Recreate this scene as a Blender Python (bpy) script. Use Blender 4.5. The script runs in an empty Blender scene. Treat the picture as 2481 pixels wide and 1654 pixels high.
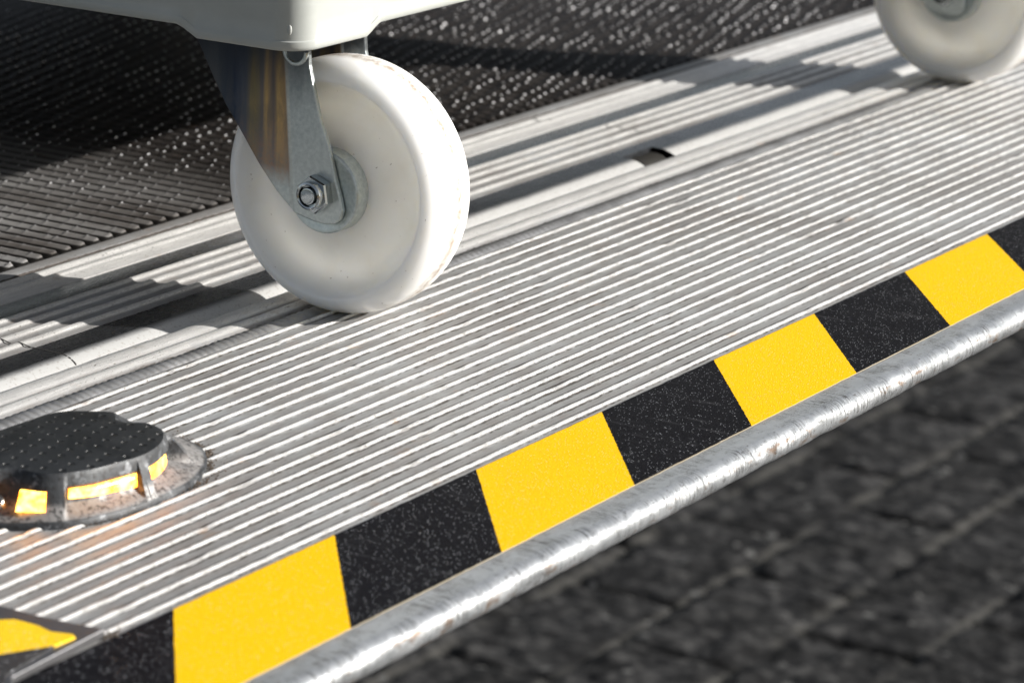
import bpy, bmesh, math, random
from mathutils import Vector, Matrix, noise
random.seed(7)
PI = math.pi
scene = bpy.context.scene
C = scene.collection
MM = 0.001

# ------------------------------------------------------------------ camera
F = Vector((0.830563, 0.488733, -0.267025))
YAW, PITCH, ROLL = math.radians(30.47046706), math.radians(15.48844322), math.radians(2.15475202)
F = Vector((math.cos(YAW)*math.cos(PITCH), math.sin(YAW)*math.cos(PITCH), -math.sin(PITCH)))
Rt = F.cross(Vector((0, 0, 1))).normalized()
Up = Rt.cross(F)
R2 = math.cos(ROLL)*Rt + math.sin(ROLL)*Up
U2 = -math.sin(ROLL)*Rt + math.cos(ROLL)*Up
cam = bpy.data.cameras.new('camera')
cam_o = bpy.data.objects.new('camera', cam)
C.objects.link(cam_o)
m = Matrix((( R2.x, U2.x, -F.x), (R2.y, U2.y, -F.y), (R2.z, U2.z, -F.z))).to_4x4()
m.translation = Vector((-974.8726, -713.1075, 439.6995))*MM
cam_o.matrix_world = m
cam.sensor_width = 36
cam.lens = 122.48
cam.clip_start = 0.02
cam.clip_end = 400
cam.dof.use_dof = True
cam.dof.focus_distance = 1.60
cam.dof.aperture_fstop = 17
scene.camera = cam_o

# ------------------------------------------------------------------ light
SUN = Vector((1.36, -2.22, 1.0)).normalized()
elev = math.asin(SUN.z)
w = bpy.data.worlds.new('World')
scene.world = w
w.use_nodes = True
nt = w.node_tree
nt.nodes.clear()
sky = nt.nodes.new('ShaderNodeTexSky')
sky.sky_type = 'NISHITA'
sky.sun_disc = False
sky.sun_elevation = elev
sky.sun_rotation = math.atan2(SUN.x, SUN.y)
sky.air_density = 1.0
sky.dust_density = 1.5
bg = nt.nodes.new('ShaderNodeBackground')
bg.inputs['Strength'].default_value = 0.055
wo = nt.nodes.new('ShaderNodeOutputWorld')
hs = nt.nodes.new('ShaderNodeHueSaturation')   # paler, less blue sky keeps the shade neutral
hs.inputs['Saturation'].default_value = 0.45
nt.links.new(sky.outputs[0], hs.inputs['Color'])
nt.links.new(hs.outputs[0], bg.inputs[0])
nt.links.new(bg.outputs[0], wo.inputs[0])
sl = bpy.data.lights.new('sun', 'SUN')
sl.energy = 5.0
sl.angle = math.radians(0.6)
sl.color = (1.0, 0.965, 0.91)
so = bpy.data.objects.new('sun', sl)
C.objects.link(so)
so.rotation_euler = SUN.to_track_quat('Z', 'Y').to_euler()
so.location = (1, -3, 2)
scene.view_settings.view_transform = 'Standard'
scene.view_settings.look = 'None'
scene.view_settings.exposure = 0.88
scene.view_settings.gamma = 1.0

# ------------------------------------------------------------------ helpers
def tag(o, label=None, cat=None, group=None, kind=None):
    if label: o['label'] = label
    if cat: o['category'] = cat
    if group: o['group'] = group
    if kind: o['kind'] = kind
    return o

def empty(name, loc=(0, 0, 0)):
    o = bpy.data.objects.new(name, None)
    o.empty_display_size = 0.05
    C.objects.link(o)
    o.location = Vector(loc)*MM
    return o

def obj(name, verts, faces, mat, parent=None, smooth=True, loc=(0, 0, 0), mats=None, midx=None, autos=None):
    me = bpy.data.meshes.new(name)
    me.from_pydata([(v[0]*MM, v[1]*MM, v[2]*MM) for v in verts], [], faces)
    if smooth:
        me.polygons.foreach_set('use_smooth', [True]*len(me.polygons))
    for mt in (mats or [mat]):
        me.materials.append(mt)
    if midx:
        me.polygons.foreach_set('material_index', midx)
    me.update()
    if autos:
        me.set_sharp_from_angle(angle=math.radians(autos))
    o = bpy.data.objects.new(name, me)
    C.objects.link(o)
    o.location = Vector(loc)*MM
    if parent: o.parent = parent
    return o

def bevel(o, w=1.0, seg=3, ang=30):
    b = o.modifiers.new('bevel', 'BEVEL')
    b.width = w*MM; b.segments = seg; b.limit_method = 'ANGLE'; b.angle_limit = math.radians(ang)
    b.harden_normals = False
    return o

def prism(poly, a0, a1, axis='x'):
    """extrude a polygon of (u,v) between a0 and a1 along axis"""
    n = len(poly); V = []
    for a in (a0, a1):
        for (u, v) in poly:
            V.append({'x': (a, u, v), 'y': (u, a, v), 'z': (u, v, a)}[axis])
    Fc = [tuple(range(n))[::-1], tuple(range(n, 2*n))]
    for i in range(n):
        j = (i+1) % n
        Fc.append((i, j, n+j, n+i))
    return V, Fc

def fixn(o):
    bm = bmesh.new(); bm.from_mesh(o.data)
    bmesh.ops.recalc_face_normals(bm, faces=bm.faces)
    bm.to_mesh(o.data); bm.free()
    return o

def revolve(prof, n=96, cx=0, closed=False):
    """prof: list of (u,r); axis = local x"""
    V = []; Fc = []
    for (u, r) in prof:
        for i in range(n):
            t = 2*PI*i/n
            V.append((u, r*math.cos(t), r*math.sin(t)))
    k = len(prof)
    for j in range(k-1 if not closed else k):
        j2 = (j+1) % k
        for i in range(n):
            i2 = (i+1) % n
            Fc.append((j*n+i, j2*n+i, j2*n+i2, j*n+i2))
    if not closed:
        if prof[0][1] > 1e-6: Fc.append(tuple(range(n)))
        if prof[-1][1] > 1e-6: Fc.append(tuple(range((k-1)*n, k*n))[::-1])
    return V, Fc

def nz(x, y, z=0.0):
    return noise.noise(Vector((x, y, z)))

# ------------------------------------------------------------------ materials
class NT:
    def __init__(s, name):
        s.m = bpy.data.materials.new(name); s.m.use_nodes = True
        s.t = s.m.node_tree; s.n = s.t.nodes; s.l = s.t.links
        s.p = s.n['Principled BSDF']
        s.tc = s.n.new('ShaderNodeTexCoord')
    def map(s, scale=(1, 1, 1), rot=(0, 0, 0), loc=(0, 0, 0), src='Object'):
        mp = s.n.new('ShaderNodeMapping')
        mp.inputs['Scale'].default_value = scale; mp.inputs['Rotation'].default_value = rot
        mp.inputs['Location'].default_value = loc
        s.l.new(s.tc.outputs[src], mp.inputs[0]); return mp.outputs[0]
    def noise(s, vec, scale=5, detail=4, rough=.6, dist=0):
        n = s.n.new('ShaderNodeTexNoise'); n.inputs['Scale'].default_value = scale
        n.inputs['Detail'].default_value = detail; n.inputs['Roughness'].default_value = rough
        n.inputs['Distortion'].default_value = dist
        s.l.new(vec, n.inputs['Vector']); return n.outputs['Fac']
    def voro(s, vec, scale=5, feat='F1', out='Distance', rnd=1):
        n = s.n.new('ShaderNodeTexVoronoi'); n.inputs['Scale'].default_value = scale; n.feature = feat
        n.inputs['Randomness'].default_value = rnd
        s.l.new(vec, n.inputs['Vector']); return n.outputs[out]
    def ramp(s, fac, stops, interp='LINEAR'):
        r = s.n.new('ShaderNodeValToRGB'); r.color_ramp.interpolation = interp
        e = r.color_ramp.elements
        while len(e) < len(stops): e.new(0.5)
        for k, (p, c) in enumerate(stops):
            e[k].position = p
            e[k].color = (c, c, c, 1) if isinstance(c, (int, float)) else (*c, 1)
        s.l.new(fac, r.inputs[0]); return r.outputs[0]
    def mix(s, fac, a, b, mode='MIX'):
        n = s.n.new('ShaderNodeMix'); n.data_type = 'RGBA'; n.blend_type = mode
        for k, v in ((0, fac), (6, a), (7, b)):
            if isinstance(v, (int, float)):
                n.inputs[k].default_value = v if k == 0 else (v, v, v, 1)
            elif isinstance(v, tuple): n.inputs[k].default_value = (*v, 1)
            else: s.l.new(v, n.inputs[k])
        return n.outputs[2]
    def math(s, op, a, b=0.0, c=None):
        n = s.n.new('ShaderNodeMath'); n.operation = op
        for k, v in enumerate((a, b) + ((c,) if c is not None else ())):
            if isinstance(v, (int, float)): n.inputs[k].default_value = v
            else: s.l.new(v, n.inputs[k])
        return n.outputs[0]
    def sep(s, vec=None):
        n = s.n.new('ShaderNodeSeparateXYZ'); s.l.new(vec or s.tc.outputs['Object'], n.inputs[0]); return n.outputs
    def bump(s, h, strength=.3, dist=.001, prev=None):
        b = s.n.new('ShaderNodeBump'); b.inputs['Strength'].default_value = strength
        b.inputs['Distance'].default_value = dist; s.l.new(h, b.inputs['Height'])
        if prev: s.l.new(prev, b.inputs['Normal'])
        return b.outputs[0]
    def set(s, **k):
        for a, v in k.items():
            i = s.p.inputs[a.replace('_', ' ')]
            if isinstance(v, (int, float)): i.default_value = v
            elif isinstance(v, tuple): i.default_value = (*v, 1) if len(v) == 3 and i.type == 'RGBA' else v
            else: s.l.new(v, i)
        return s.m

def mat_ribbed(name='ribbed_aluminium', dirty=0.0, w0=.35, w1=.8, keep=0.0):
    """oxidised ribbed aluminium: dull grey flats, bright worn crests, dirt and painted shade along the ribs"""
    t = NT(name)
    lng = t.map(scale=(45, 700, 700))
    n1 = t.noise(lng, 1.0, 5, .65)
    fine = t.noise(t.map(scale=(900, 1600, 1600)), 1.0, 3, .7)
    big = t.noise(t.map(scale=(11, 11, 11)), 1.0, 5, .62)
    mid = t.noise(t.map(scale=(60, 110, 110), loc=(0, 3, 0)), 1.0, 5, .65)
    base = t.ramp(big, [(.32, (.25, .24, .235)), (.5, (.33, .33, .33)), (.68, (.40, .41, .42))])
    base = t.mix(t.ramp(mid, [(.45, 0.0), (.7, .55)]), base, (.24, .215, .195))
    base = t.mix(t.ramp(n1, [(.50, 0.0), (.66, .5)]), base, (.20, .19, .18))
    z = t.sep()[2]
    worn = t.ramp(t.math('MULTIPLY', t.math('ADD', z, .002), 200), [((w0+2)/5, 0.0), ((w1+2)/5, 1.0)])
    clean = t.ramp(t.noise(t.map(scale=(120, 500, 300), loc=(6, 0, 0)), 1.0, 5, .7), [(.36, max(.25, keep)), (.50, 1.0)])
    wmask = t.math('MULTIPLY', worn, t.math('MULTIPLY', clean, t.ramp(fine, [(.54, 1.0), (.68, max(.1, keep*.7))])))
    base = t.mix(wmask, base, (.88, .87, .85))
    at = t.n.new('ShaderNodeAttribute'); at.attribute_name = 'grime_shade'  # dirt along the ribs plus shade painted behind each crest
    gn = t.noise(t.map(scale=(200, 700, 500), loc=(2, 0, 0)), 1.0, 4, .75)
    dens = t.noise(t.map(scale=(14, 14, 14), loc=(8, 1, 0)), 1.0, 3, .6)
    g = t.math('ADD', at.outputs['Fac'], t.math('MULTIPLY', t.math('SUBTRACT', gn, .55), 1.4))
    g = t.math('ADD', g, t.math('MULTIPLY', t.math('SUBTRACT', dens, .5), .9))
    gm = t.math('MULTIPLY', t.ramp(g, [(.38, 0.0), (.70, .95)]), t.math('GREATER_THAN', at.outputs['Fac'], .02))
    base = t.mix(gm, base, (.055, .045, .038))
    speck = t.ramp(t.noise(t.map(scale=(420, 700, 700), loc=(1, 9, 2)), 1.0, 3, .7), [(.62, 0.0), (.68, .85)])
    base = t.mix(t.math('MULTIPLY', speck, t.ramp(dens, [(.40, .2), (.6, 1.0)])), base, (.10, .075, .055))
    rust = t.ramp(t.noise(t.map(scale=(35, 60, 60), loc=(9, 4, 0)), 1.0, 4, .6), [(.64, 0.0), (.76, .55)])
    base = t.mix(rust, base, (.34, .22, .14))
    if dirty:
        dn = t.noise(t.map(scale=(50, 260, 260), loc=(3, 3, 3)), 1.0, 5, .7)
        base = t.mix(t.math('MULTIPLY', t.ramp(dn, [(.35, .2), (.6, 1.0)]), dirty), base, (.17, .14, .11))
    nb = t.bump(fine, .35, .0006)
    nb = t.bump(n1, .25, .0008, nb)
    return t.set(Base_Color=base, Metallic=t.mix(wmask, .25, .65), Roughness=t.ramp(n1, [(.3, .34), (.7, .55)]), Normal=nb)

def mat_smooth():
    """milled plate: smooth, reflects"""
    t = NT('milled_aluminium')
    brushed = t.noise(t.map(scale=(160, 1800, 400), rot=(0, 0, .9)), 1.0, 4, .7)
    cross = t.noise(t.map(scale=(15, 900, 200), rot=(0, 0, 1.1)), 1.0, 3, .7)
    big = t.noise(t.map(scale=(25, 25, 25)), 1.0, 4, .6)
    base = t.ramp(big, [(.3, (.15, .155, .17)), (.7, (.24, .25, .27))])
    base = t.mix(t.ramp(cross, [(.62, 0.0), (.68, .5)]), base, (.75, .75, .75))
    nb = t.bump(brushed, .12, .0004)
    # rolled front lip: sunlit brightness painted in with the dull white oxide
    y = t.sep()[1]
    wob = t.math('MULTIPLY', t.math('SUBTRACT', big, .5), 2.5)
    lip_lit = t.ramp(t.math('ADD', t.math('MULTIPLY', t.math('SUBTRACT', y, .2385), 80), t.math('MULTIPLY', wob, .1)), [(.0, 1.0), (.45, 0.0)])
    base = t.mix(lip_lit, base, t.mix(t.ramp(t.noise(t.map(scale=(500, 500, 500)), 1.0, 3, .7), [(.56, 0.0), (.66, .5)]), (.58, .58, .57), (.26, .22, .19)))
    return t.set(Base_Color=base, Metallic=t.mix(lip_lit, .95, .3), Roughness=t.mix(lip_lit, t.ramp(brushed, [(.3, .20), (.7, .34)]), .5), Normal=nb)

def mat_nose():
    t = NT('worn_nose_aluminium')
    sc = t.noise(t.map(scale=(1500, 60, 60), rot=(0, 0, .5)), 1.0, 3, .75, .4)
    sc2 = t.noise(t.map(scale=(1100, 90, 90), rot=(0, 0, -.35)), 1.0, 3, .75, .3)
    gate = t.ramp(t.noise(t.map(scale=(45, 90, 90)), 1.0, 4, .6), [(.42, 0.0), (.6, 1.0)])
    scr = t.math('MULTIPLY', t.ramp(t.math('MAXIMUM', sc, sc2), [(.56, 0.0), (.60, 1.0)]), gate)
    blot = t.noise(t.map(scale=(120, 120, 120)), 1.0, 6, .7)
    base = t.ramp(blot, [(.3, (.40, .42, .44)), (.7, (.54, .56, .58))])
    base = t.mix(t.math('MULTIPLY', scr, .85), base, (.07, .065, .06))
    pits = t.ramp(t.noise(t.map(scale=(180, 500, 500), loc=(1, 1, 7)), 1.0, 4, .75), [(.60, 0.0), (.66, .8)])
    base = t.mix(pits, base, (.12, .11, .10))
    rust = t.ramp(t.noise(t.map(scale=(70, 160, 160), loc=(5, 0, 0)), 1.0, 5, .7), [(.54, 0.0), (.64, .8)])
    z = t.sep()[2]
    low = t.math('LESS_THAN', z, -.0035)
    base = t.mix(t.math('MULTIPLY', rust, low), base, (.22, .14, .09))
    nb = t.bump(blot, .16, .0006)
    nb = t.bump(scr, .6, -.0006, nb)
    return t.set(Base_Color=base, Metallic=.72, Roughness=t.ramp(blot, [(.3, .28), (.7, .42)]), Normal=nb)

def mat_tape():
    """coarse grit hazard tape: diagonal yellow and black blocks"""
    t = NT('grit_hazard_tape')
    x, y, z = t.sep()
    L = .10577
    # boundaries lean by 0.7929 L over the 0.5988 L tape width
    u = t.math('ADD', x, t.math('MULTIPLY', y, -1.3241))
    wob = t.noise(t.map(scale=(900, 900, 900)), 1.0, 2, .6)
    u = t.math('ADD', u, t.math('MULTIPLY', t.math('SUBTRACT', wob, .5), .0022))
    fr = t.math('FRACT', t.math('MULTIPLY', u, 1/(2*L)))
    yel = t.math('LESS_THAN', fr, .5)
    g2 = t.noise(t.map(scale=(1200, 1200, 1200)), 1.0, 2, .6)
    g3 = t.noise(t.map(scale=(1900, 1900, 1900)), 1.0, 2, .8)
    big = t.noise(t.map(scale=(60, 60, 60)), 1.0, 4, .6)
    yc = t.mix(t.ramp(g3, [(.35, 0.0), (.65, 1.0)]), (.80, .42, .0), (.97, .60, .01))
    bc = t.mix(t.ramp(g3, [(.52, 0.0), (.66, 1.0)]), (.002, .002, .003), (.030, .030, .037))
    scf = t.noise(t.map(scale=(220, 14, 50), rot=(0, 0, .25)), 1.0, 5, .7)
    scm = t.math('MULTIPLY', t.ramp(scf, [(.54, 0.0), (.70, .5)]), t.ramp(big, [(.45, 0.0), (.6, 1.0)]))
    bc = t.mix(scm, bc, (.07, .07, .075))
    vc = t.voro(t.map(scale=(1, 1, 1)), 1500, 'F1', 'Color')
    sepc = t.n.new('ShaderNodeSeparateColor'); t.l.new(vc, sepc.inputs[0])
    vd = t.voro(t.map(scale=(1, 1, 1)), 1500)
    sparkle = t.math('MULTIPLY', t.math('GREATER_THAN', sepc.outputs[0], .90), t.math('LESS_THAN', vd, .30))
    col = t.mix(yel, bc, yc)
    yc = t.mix(t.math('MULTIPLY', scm, .35), yc, (.35, .27, .12))
    col = t.mix(yel, bc, yc)
    col = t.mix(t.math('MULTIPLY', sparkle, t.mix(yel, .75, .55)), col, (.85, .88, .95))
    edge = t.math('LESS_THAN', z, .00040)
    col = t.mix(edge, col, (.28, .24, .17))
    nb = t.bump(g2, .5, .0004)
    return t.set(Base_Color=col, Roughness=t.mix(sparkle, .7, .2), Normal=nb, Specular_IOR_Level=t.mix(sparkle, .06, .6))

def mat_deck():
    t = NT('anti_slip_deck_metal')
    x, y, z = t.sep()
    n1 = t.noise(t.map(scale=(300, 60, 300)), 1.0, 4, .65)
    big = t.noise(t.map(scale=(20, 7, 20)), 1.0, 4, .6)
    # grey reflected sheen painted in at low x, fading to dirt-dark metal
    deck_sheen = t.ramp(t.math('MULTIPLY', x, 1.0), [(.42, 1.0), (.60, 0.0)])
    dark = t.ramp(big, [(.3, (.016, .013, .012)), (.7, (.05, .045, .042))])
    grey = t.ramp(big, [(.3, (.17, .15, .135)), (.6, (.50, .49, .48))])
    col = t.mix(deck_sheen, dark, grey)
    rust = t.ramp(t.noise(t.map(scale=(120, 30, 50), loc=(2, 3, 0)), 1.0, 5, .6), [(.62, 0.0), (.74, .7)])
    col = t.mix(rust, col, (.07, .038, .02))
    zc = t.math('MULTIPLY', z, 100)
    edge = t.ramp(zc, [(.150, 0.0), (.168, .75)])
    col = t.mix(edge, col, t.mix(deck_sheen, (.045, .042, .04), (.34, .33, .33)))
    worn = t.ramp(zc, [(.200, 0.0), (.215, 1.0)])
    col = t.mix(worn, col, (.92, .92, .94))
    grime_shade = t.ramp(zc, [(.075, 1.0), (.100, 0.0)])  # valley dirt and shade painted dark low on each strip
    col = t.mix(t.math('MULTIPLY', grime_shade, .95), col, (.007, .006, .005))
    nb = t.bump(n1, .3, .0006)
    return t.set(Base_Color=col, Metallic=t.mix(deck_sheen, .1, .5), Roughness=t.mix(deck_sheen, .5, t.ramp(n1, [(.3, .25), (.7, .45)])), Normal=nb, Specular_IOR_Level=t.mix(deck_sheen, .18, .5))

def mat_nylon(name='white_nylon', tint=(.90, .895, .875)):
    t = NT(name)
    x, y, z = t.sep()
    r = t.math('SQRT', t.math('ADD', t.math('MULTIPLY', y, y), t.math('MULTIPLY', z, z)))
    # rolling dirt band round the middle of the tread
    n = t.noise(t.map(scale=(260, 260, 260)), 1.0, 6, .7)
    n2 = t.noise(t.map(scale=(25, 25, 25)), 1.0, 3, .6)
    ax = t.math('ABSOLUTE', t.math('ADD', x, t.math('MULTIPLY', t.math('SUBTRACT', n2, .5), .006)))
    band = t.math('MULTIPLY', t.ramp(ax, [(.0024, 1.0), (.0058, 0.0)]), t.math('GREATER_THAN', r, .058))
    band = t.math('MULTIPLY', band, t.ramp(n, [(.36, 0.2), (.60, .95)]))
    col = t.mix(band, tint, (.24, .17, .115))
    spk = t.ramp(t.noise(t.map(scale=(420, 420, 420), loc=(4, 4, 4)), 1.0, 2, .6), [(.73, 0.0), (.76, .7)])
    col = t.mix(spk, col, (.30, .26, .22))
    soft = t.ramp(t.noise(t.map(scale=(40, 40, 40), loc=(1, 2, 3)), 1.0, 4, .6), [(.5, 0.0), (.8, .25)])
    col = t.mix(soft, col, (.66, .62, .56))
    nb = t.bump(t.noise(t.map(scale=(150, 150, 150)), 1.0, 3, .6), .06, .0006)
    return t.set(Base_Color=col, Roughness=.33, Subsurface_Weight=.85, Subsurface_Radius=(.022, .021, .019),
                 Subsurface_Scale=1.0, Normal=nb, Specular_IOR_Level=.5)

def mat_zinc(name='passivated_zinc', heat=True):
    t = NT(name)
    x, y, z = t.sep()
    n = t.noise(t.map(scale=(500, 500, 500)), 1.0, 3, .6)
    st = t.noise(t.map(scale=(30, 190, 14)), 1.0, 3, .5, .6)
    st2 = t.noise(t.map(scale=(30, 90, 12), loc=(7, 3, 1)), 1.0, 3, .5, .4)
    col = t.ramp(n, [(.3, (.50, .55, .54)), (.7, (.68, .72, .70))])
    hb = None
    if heat:
        # rainbow staining of the passivation, in vertical runs over the trailing half
        yw = t.math('ADD', t.math('MULTIPLY', y, 10), t.math('MULTIPLY', t.math('SUBTRACT', st, .5), .07))
        irid = t.ramp(yw, [(.16, (.20, .21, .20)), (.20, (.48, .32, .17)), (.235, (.62, .40, .15)), (.27, (.22, .17, .15)),
                           (.31, (.56, .37, .15)), (.345, (.18, .16, .16)), (.385, (.30, .23, .10)), (.43, (.10, .11, .14)), (.50, (.035, .05, .085)), (.62, (.10, .11, .12))])
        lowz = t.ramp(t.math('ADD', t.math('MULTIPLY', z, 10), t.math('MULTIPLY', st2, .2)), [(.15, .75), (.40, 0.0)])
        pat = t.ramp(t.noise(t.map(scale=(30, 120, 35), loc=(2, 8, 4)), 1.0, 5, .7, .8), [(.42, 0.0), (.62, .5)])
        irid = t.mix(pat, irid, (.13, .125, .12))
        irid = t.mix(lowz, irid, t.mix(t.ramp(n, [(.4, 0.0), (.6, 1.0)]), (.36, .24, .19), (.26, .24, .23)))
        crease = t.math('SUBTRACT', t.math('SUBTRACT', y, .0158), t.math('MULTIPLY', t.math('ADD', z, .003), .075))
        left = t.ramp(t.math('MULTIPLY', crease, 100), [(.0, .12), (.10, 1.0)])
        low = t.ramp(t.math('MULTIPLY', z, 10), [(.0, .0), (.10, 1.0)])
        col = t.mix(t.math('MULTIPLY', left, low), col, irid)
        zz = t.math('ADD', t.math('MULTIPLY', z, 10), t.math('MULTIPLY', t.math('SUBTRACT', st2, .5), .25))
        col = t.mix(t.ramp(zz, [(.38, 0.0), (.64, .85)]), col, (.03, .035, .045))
        hb = t.ramp(t.math('ADD', t.math('MULTIPLY', crease, 100), .5), [(.38, 0.0), (.62, 1.0)])
    nb = t.bump(n, .12, .0004)
    if heat: nb = t.bump(hb, .8, .001, nb)
    return t.set(Base_Color=col, Metallic=.8, Roughness=t.ramp(n, [(.3, .30), (.7, .42)]), Normal=nb)

def mat_plain(name, col, rough=.5, metal=0.0, bumps=.1, bscale=400, var=.15, spec=.5):
    t = NT(name)
    n = t.noise(t.map(scale=(bscale,)*3), 1.0, 4, .65)
    n2 = t.noise(t.map(scale=(bscale*.08,)*3, loc=(3, 1, 2)), 1.0, 4, .6)
    c2 = tuple(c*(1-var) for c in col)
    c = t.mix(t.ramp(n2, [(.35, 0.0), (.65, 1.0)]), col, c2)
    nb = t.bump(n, bumps, .0006)
    return t.set(Base_Color=c, Roughness=rough, Metallic=metal, Normal=nb, Specular_IOR_Level=spec)

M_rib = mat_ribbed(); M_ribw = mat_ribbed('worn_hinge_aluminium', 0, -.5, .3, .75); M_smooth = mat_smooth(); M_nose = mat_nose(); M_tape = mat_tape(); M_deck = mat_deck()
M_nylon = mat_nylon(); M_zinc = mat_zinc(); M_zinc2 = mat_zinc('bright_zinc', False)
M_dark = mat_plain('dark_gap', (.012, .011, .010), .8)
M_nut = mat_plain('polished_zinc', (.52, .55, .56), .16, 1.0, .05, 300, .2)
M_steel = mat_plain('spring_steel', (.45, .43, .40), .35, .9)

# ------------------------------------------------------------------ ground
def mat_paving():
    t = NT('dark_paving')
    x, y, z = t.sep()
    wv = t.math('MULTIPLY', t.math('SUBTRACT', t.noise(t.map(scale=(12, 12, 12)), 1.0, 3, .6), .5), .10)
    ry = t.math('ADD', t.math('MULTIPLY', t.math('ADD', y, .013), 1/.146), wv)
    dy = t.math('ABSOLUTE', t.math('SUBTRACT', t.math('FRACT', t.math('ADD', ry, .5)), .5))
    rowj = t.ramp(dy, [(.035, 1.0), (.075, 0.0)])
    par = t.math('MULTIPLY', t.math('FLOOR', ry), .5)
    rx = t.math('ADD', t.math('ADD', t.math('MULTIPLY', t.math('SUBTRACT', x, .167), 1/.292), par), t.math('MULTIPLY', wv, .6))
    dx = t.math('ABSOLUTE', t.math('SUBTRACT', t.math('FRACT', t.math('ADD', rx, .5)), .5))
    crossj = t.ramp(dx, [(.014, 1.0), (.034, 0.0)])
    n = t.noise(t.map(scale=(75, 60, 75)), 1.0, 3, .6)
    n2 = t.noise(t.map(scale=(11, 9, 11), loc=(4, 2, 0)), 1.0, 5, .65)
    n3 = t.noise(t.map(scale=(30, 22, 30), loc=(4, 8, 0)), 1.0, 3, .6)
    n = t.math('ADD', t.math('MULTIPLY', n, .5), t.math('MULTIPLY', n3, .5))
    col = t.ramp(n, [(.40, (.008, .008, .0085)), (.5, (.024, .024, .025)), (.62, (.075, .074, .073))])
    col = t.mix(t.ramp(n2, [(.40, .6), (.62, 0.0)]), col, (.008, .008, .008))
    jn = t.ramp(t.noise(t.map(scale=(6, 6, 6), loc=(1, 5, 0)), 1.0, 4, .6), [(.4, 0.0), (.5, 1.0)])
    col = t.mix(t.math('MULTIPLY', crossj, .9), col, (.002, .002, .002))
    col = t.mix(t.math('MULTIPLY', rowj, t.ramp(jn, [(.0, .0), (1.0, .8)])), col, (.070, .068, .063))
    v = t.voro(t.map(scale=(1, 1, 1)), 55, 'F1', 'Color')
    vs = t.n.new('ShaderNodeSeparateColor'); t.l.new(v, vs.inputs[0])
    vd = t.voro(t.map(scale=(1, 1, 1)), 55)
    st = t.math('MULTIPLY', t.math('GREATER_THAN', vs.outputs[0], .965), t.math('LESS_THAN', vd, .40))
    col = t.mix(st, col, (.10, .10, .098))
    nb = t.bump(n, .8, .006)
    return t.set(Base_Color=col, Roughness=.8, Normal=nb, Specular_IOR_Level=.12)
G = 60000
gz = -900
def paving():
    """one sheet: fine relief of the rough stone blocks where it is seen, plain out to the horizon"""
    x0, x1, y0, y1, st = 1100.0, 5200.0, -300.0, 2500.0, 8.5
    nx = int((x1-x0)/st)+1; ny = int((y1-y0)/st)+1
    V = []; Fc = []
    for j in range(ny):
        y = y0+(y1-y0)*j/(ny-1)
        for i in range(nx):
            x = x0+(x1-x0)*i/(nx-1)
            if i in (0, nx-1) or j in (0, ny-1):
                V.append((x, y, gz)); continue
            ry = (y+13)/146.0; rx = (x-167)/292.0 + .5*math.floor(ry)
            dy = abs((ry+.5) % 1-.5)*146; dx = abs((rx+.5) % 1-.5)*292
            z = 5.0*nz(x*.034, y*.034, 1) + 3.4*nz(x*.075, y*.075, 4) + 2.5*nz(x*.011, y*.011, 8)
            z += 3.0*nz(math.floor(rx)*7.3, math.floor(ry)*3.1, 2)
            z -= 7*max(0, 1-dx/11.0)**.7 + 4*max(0, 1-dy/11.0)
            V.append((x, y, gz+z))
    for j in range(ny-1):
        for i in range(nx-1):
            a = j*nx+i
            Fc.append((a, a+1, a+nx+1, a+nx))
    b = len(V)
    V += [(-G, -G, gz), (G, -G, gz), (G, G, gz), (-G, G, gz)]
    c = [0, nx-1, nx*ny-1, nx*(ny-1)]
    bot = list(range(0, nx)); right = [nx-1+k*nx for k in range(ny)]
    top = [nx*(ny-1)+k for k in range(nx)][::-1]; left = [k*nx for k in range(ny)][::-1]
    for e, (p, q) in zip((bot, right, top, left), ((b, b+1), (b+1, b+2), (b+2, b+3), (b+3, b))):
        Fc.append(tuple([p, q] + e[::-1]))
    return V, Fc
V, Fc = paving()
tag(obj('pavement', V, Fc, mat_paving()),
    'dark grey stone paving far below the platform edge, out of focus', 'pavement', kind='structure')

# ------------------------------------------------------------------ tail lift platform
plat = empty('tail_lift_platform', (0, 0, -30))
tag(plat, 'silver ribbed aluminium tail lift platform under the roll container wheels', 'platform')
def ploc(o):
    o.parent = plat; o.location = Vector((0, 0, 30))*MM
    return o
X0, X1 = -500, 1900

def strip(name, prof, mat, dx=6.0, rough=0.0, x0=X0, x1=X1, autos=35):
    """extrude (y,z[,grime]) profile along x with small irregularities on raised points"""
    nx = int((x1-x0)/dx)+1
    V = []; Fc = []; G_ = []
    k = len(prof)
    for i in range(nx):
        x = x0 + (x1-x0)*i/(nx-1)
        for j, pp in enumerate(prof):
            y, z = pp[0], pp[1]
            dz = dy = 0
            if rough:
                q = round(y/5)
                a = nz(x*.055, q*3.1, 2.0); b = nz(x*.22, j*7.7, 5.0); c_ = nz(x*.012, q*.9, 9)
                e = nz(x*.11, q*5.3, 17.0)
                if z > .3:
                    dz = -abs(b)*rough*.22 - max(0, a-.25)*rough*1.8 - max(0, e-.36)*rough*3.0
                dy = (b*.22 + c_*.4 + max(0, e-.36)*2.0)*rough
            V.append((x, y+dy, z+dz)); G_.append(pp[2] if len(pp) > 2 else 0.0)
    for i in range(nx-1):
        for j in range(k-1):
            a = i*k+j
            Fc.append((a, a+k, a+k+1, a+1))
    o = obj(name, V, Fc, mat, autos=autos)
    at = o.data.attributes.new('grime_shade', 'FLOAT', 'POINT')
    at.data.foreach_set('value', G_)
    return ploc(o)

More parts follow.
